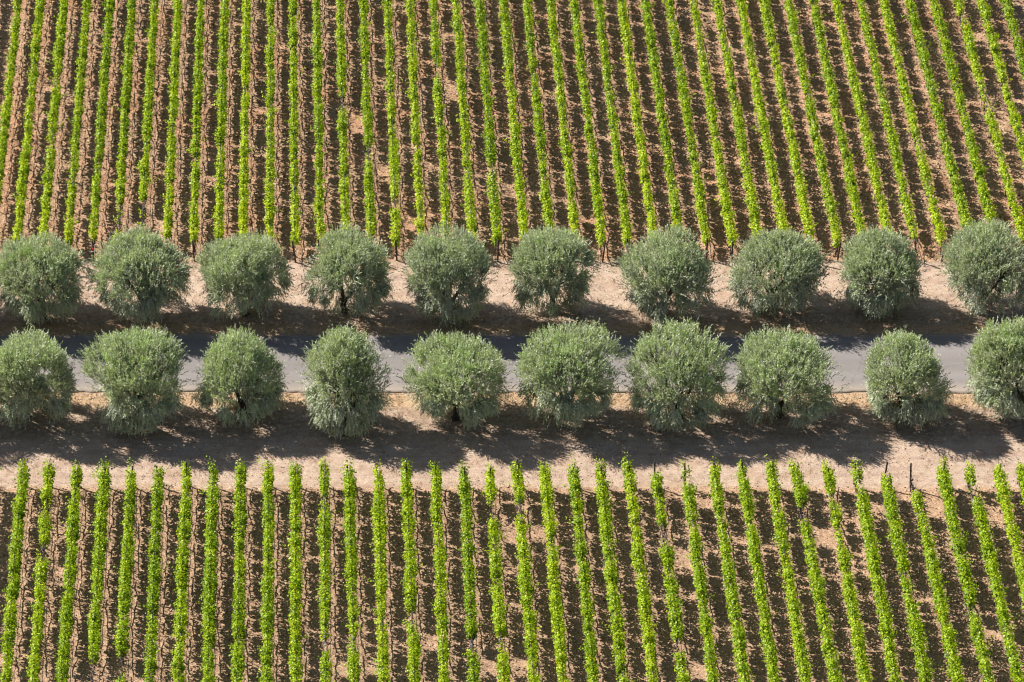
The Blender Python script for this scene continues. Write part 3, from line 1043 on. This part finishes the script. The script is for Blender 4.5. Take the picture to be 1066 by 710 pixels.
def straw():
    # tufts of dry grass: along the road edges, below the olives and on the headlands
    centres = []
    for n, ylo, yhi, dens in ((1800, Y_ROAD_NEAR - 2.2, Y_ROAD_NEAR + 0.02, 1), (1500, Y_ROAD_FAR - 0.05, Y_ROAD_FAR + 2.0, 1),
                              (1800, Y_ROAD_FAR + 1.0, Y_FAR_END, 0), (1800, Y_NEAR_END, Y_ROAD_NEAR, 0), (900, Y_NEAR_BOT, Y_FAR_TOP, 0)):
        x = rng.uniform(-44, 44, n); y = rng.uniform(ylo, yhi, n)
        centres.append(np.stack([x, y], 1))
    c = np.vstack(centres)
    c = c[~((c[:, 1] > Y_ROAD_NEAR - 0.05) & (c[:, 1] < Y_ROAD_FAR + 0.05))]
    per = 10
    X = np.repeat(c[:, 0], per) + rng.normal(0, 0.10, len(c) * per)
    Y = np.repeat(c[:, 1], per) + rng.normal(0, 0.10, len(c) * per)
    n = len(X)
    P = np.stack([X, Y, ground_z(X, Y) - 0.01], 1)
    ax = np.stack([rng.normal(0, 0.7, n), rng.normal(0, 0.7, n), rng.uniform(0.15, 0.9, n)], 1)
    nr = np.stack([rng.normal(0, 1, n), rng.normal(0, 1, n), np.full(n, 0.3)], 1)
    v, f = leaf_quads(P, ax, nr, rng.uniform(0.10, 0.26, n), np.full(n, 0.018), 0.1)
    m = tint_material("dry grass", [(0.0, (0.28, 0.18, 0.09)), (0.5, (0.50, 0.36, 0.19)), (0.9, (0.66, 0.52, 0.32)), (1.0, (0.26, 0.27, 0.09))])
    o = new_obj("dry_grass", mesh_from("dry_grass", v, f, attrs={"tint": np.repeat(rng.random(len(c)), per) * 0.8 + rng.random(n) * 0.2}), m)
    tag(o, "straw-coloured dry grass tufts along the road edges", "dry grass", kind="stuff")


def gravel():
    n = 9000
    X = rng.uniform(-44, 44, n)
    e = rng.random(n)
    Y = np.where(e < 0.4, Y_ROAD_NEAR - 0.1 - np.abs(rng.normal(0, 0.8, n)), np.where(e < 0.65, Y_ROAD_FAR + 0.1 + np.abs(rng.normal(0, 0.7, n)),
                 np.where(e < 0.82, rng.uniform(Y_NEAR_END, Y_ROAD_NEAR - 0.2, n), rng.uniform(Y_ROAD_FAR + 0.2, Y_FAR_END, n))))
    base = np.array([[1, 0, 0], [-1, 0, 0], [0, 1, 0], [0, -1, 0], [0, 0, 1], [0, 0, -1]], float)
    tri = np.array([[0, 2, 4], [2, 1, 4], [1, 3, 4], [3, 0, 4], [2, 0, 5], [1, 2, 5], [3, 1, 5], [0, 3, 5]])
    s = 0.018 + 0.05 * rng.random(n) ** 3
    v = base[None] * rng.uniform(0.6, 1.2, (n, 6, 1)) * s[:, None, None] + rng.normal(0, 0.2, (n, 6, 3)) * s[:, None, None]
    v += np.stack([X, Y, ground_z(X, Y) + s * 0.35], 1)[:, None, :]
    f = tri[None] + (np.arange(n) * 6)[:, None, None]
    m = tint_material("gravel", [(0.0, (0.16, 0.12, 0.10)), (0.5, (0.36, 0.29, 0.24)), (1.0, (0.60, 0.52, 0.45))])
    o = new_obj("gravel", mesh_from("gravel", v.reshape(-1, 3), f.reshape(-1, 3), attrs={"tint": np.repeat(rng.random(n), 8)}), m)
    tag(o, "small loose stones along the road edges", "gravel", kind="stuff")


clods()
litter()
gravel()
straw()

# ------------------------------------------------------------------ light, sky, camera
sun_to = Vector((-1.0, 0.53, 1.0)).normalized()
sun = bpy.data.lights.new("sun", 'SUN')
sun.energy = 5.0
sun.angle = R(0.5)
sun.color = (1.0, 0.955, 0.88)
so = bpy.data.objects.new("sun", sun)
COL.objects.link(so)
so.rotation_euler = (-sun_to).to_track_quat('-Z', 'Y').to_euler()
so.location = (0, 0, 60)

w = bpy.data.worlds.new("World")
S.world = w
w.use_nodes = True
nt = w.node_tree
nt.nodes.clear()
sky = nt.nodes.new("ShaderNodeTexSky")
sky.sky_type = 'NISHITA'
sky.sun_disc = False
sky.sun_elevation = math.asin(sun_to.z)
sky.sun_rotation = math.atan2(sun_to.x, sun_to.y)
bg = nt.nodes.new("ShaderNodeBackground")
bg.inputs["Strength"].default_value = 0.05
wo = nt.nodes.new("ShaderNodeOutputWorld")
nt.links.new(sky.outputs[0], bg.inputs[0])
nt.links.new(bg.outputs[0], wo.inputs[0])

cam = bpy.data.cameras.new("camera")
cam.sensor_width = 36.0
cam.lens = F_PX / 1066.0 * 36.0
cam.clip_start = 1.0
cam.clip_end = 12000.0
co = bpy.data.objects.new("camera", cam)
COL.objects.link(co)
co.location = tuple(CAMP)
co.rotation_euler = (math.pi / 2 - PITCH, 0, 0)
S.camera = co

S.view_settings.view_transform = 'Standard'
S.view_settings.look = 'None'
S.view_settings.gamma = 1.0
S.view_settings.use_curve_mapping = False
S.view_settings.exposure = 0.85
S.cycles.filter_width = 1.2
S.cycles.max_bounces = 6
S.cycles.diffuse_bounces = 2
S.cycles.glossy_bounces = 2
S.cycles.transmission_bounces = 4
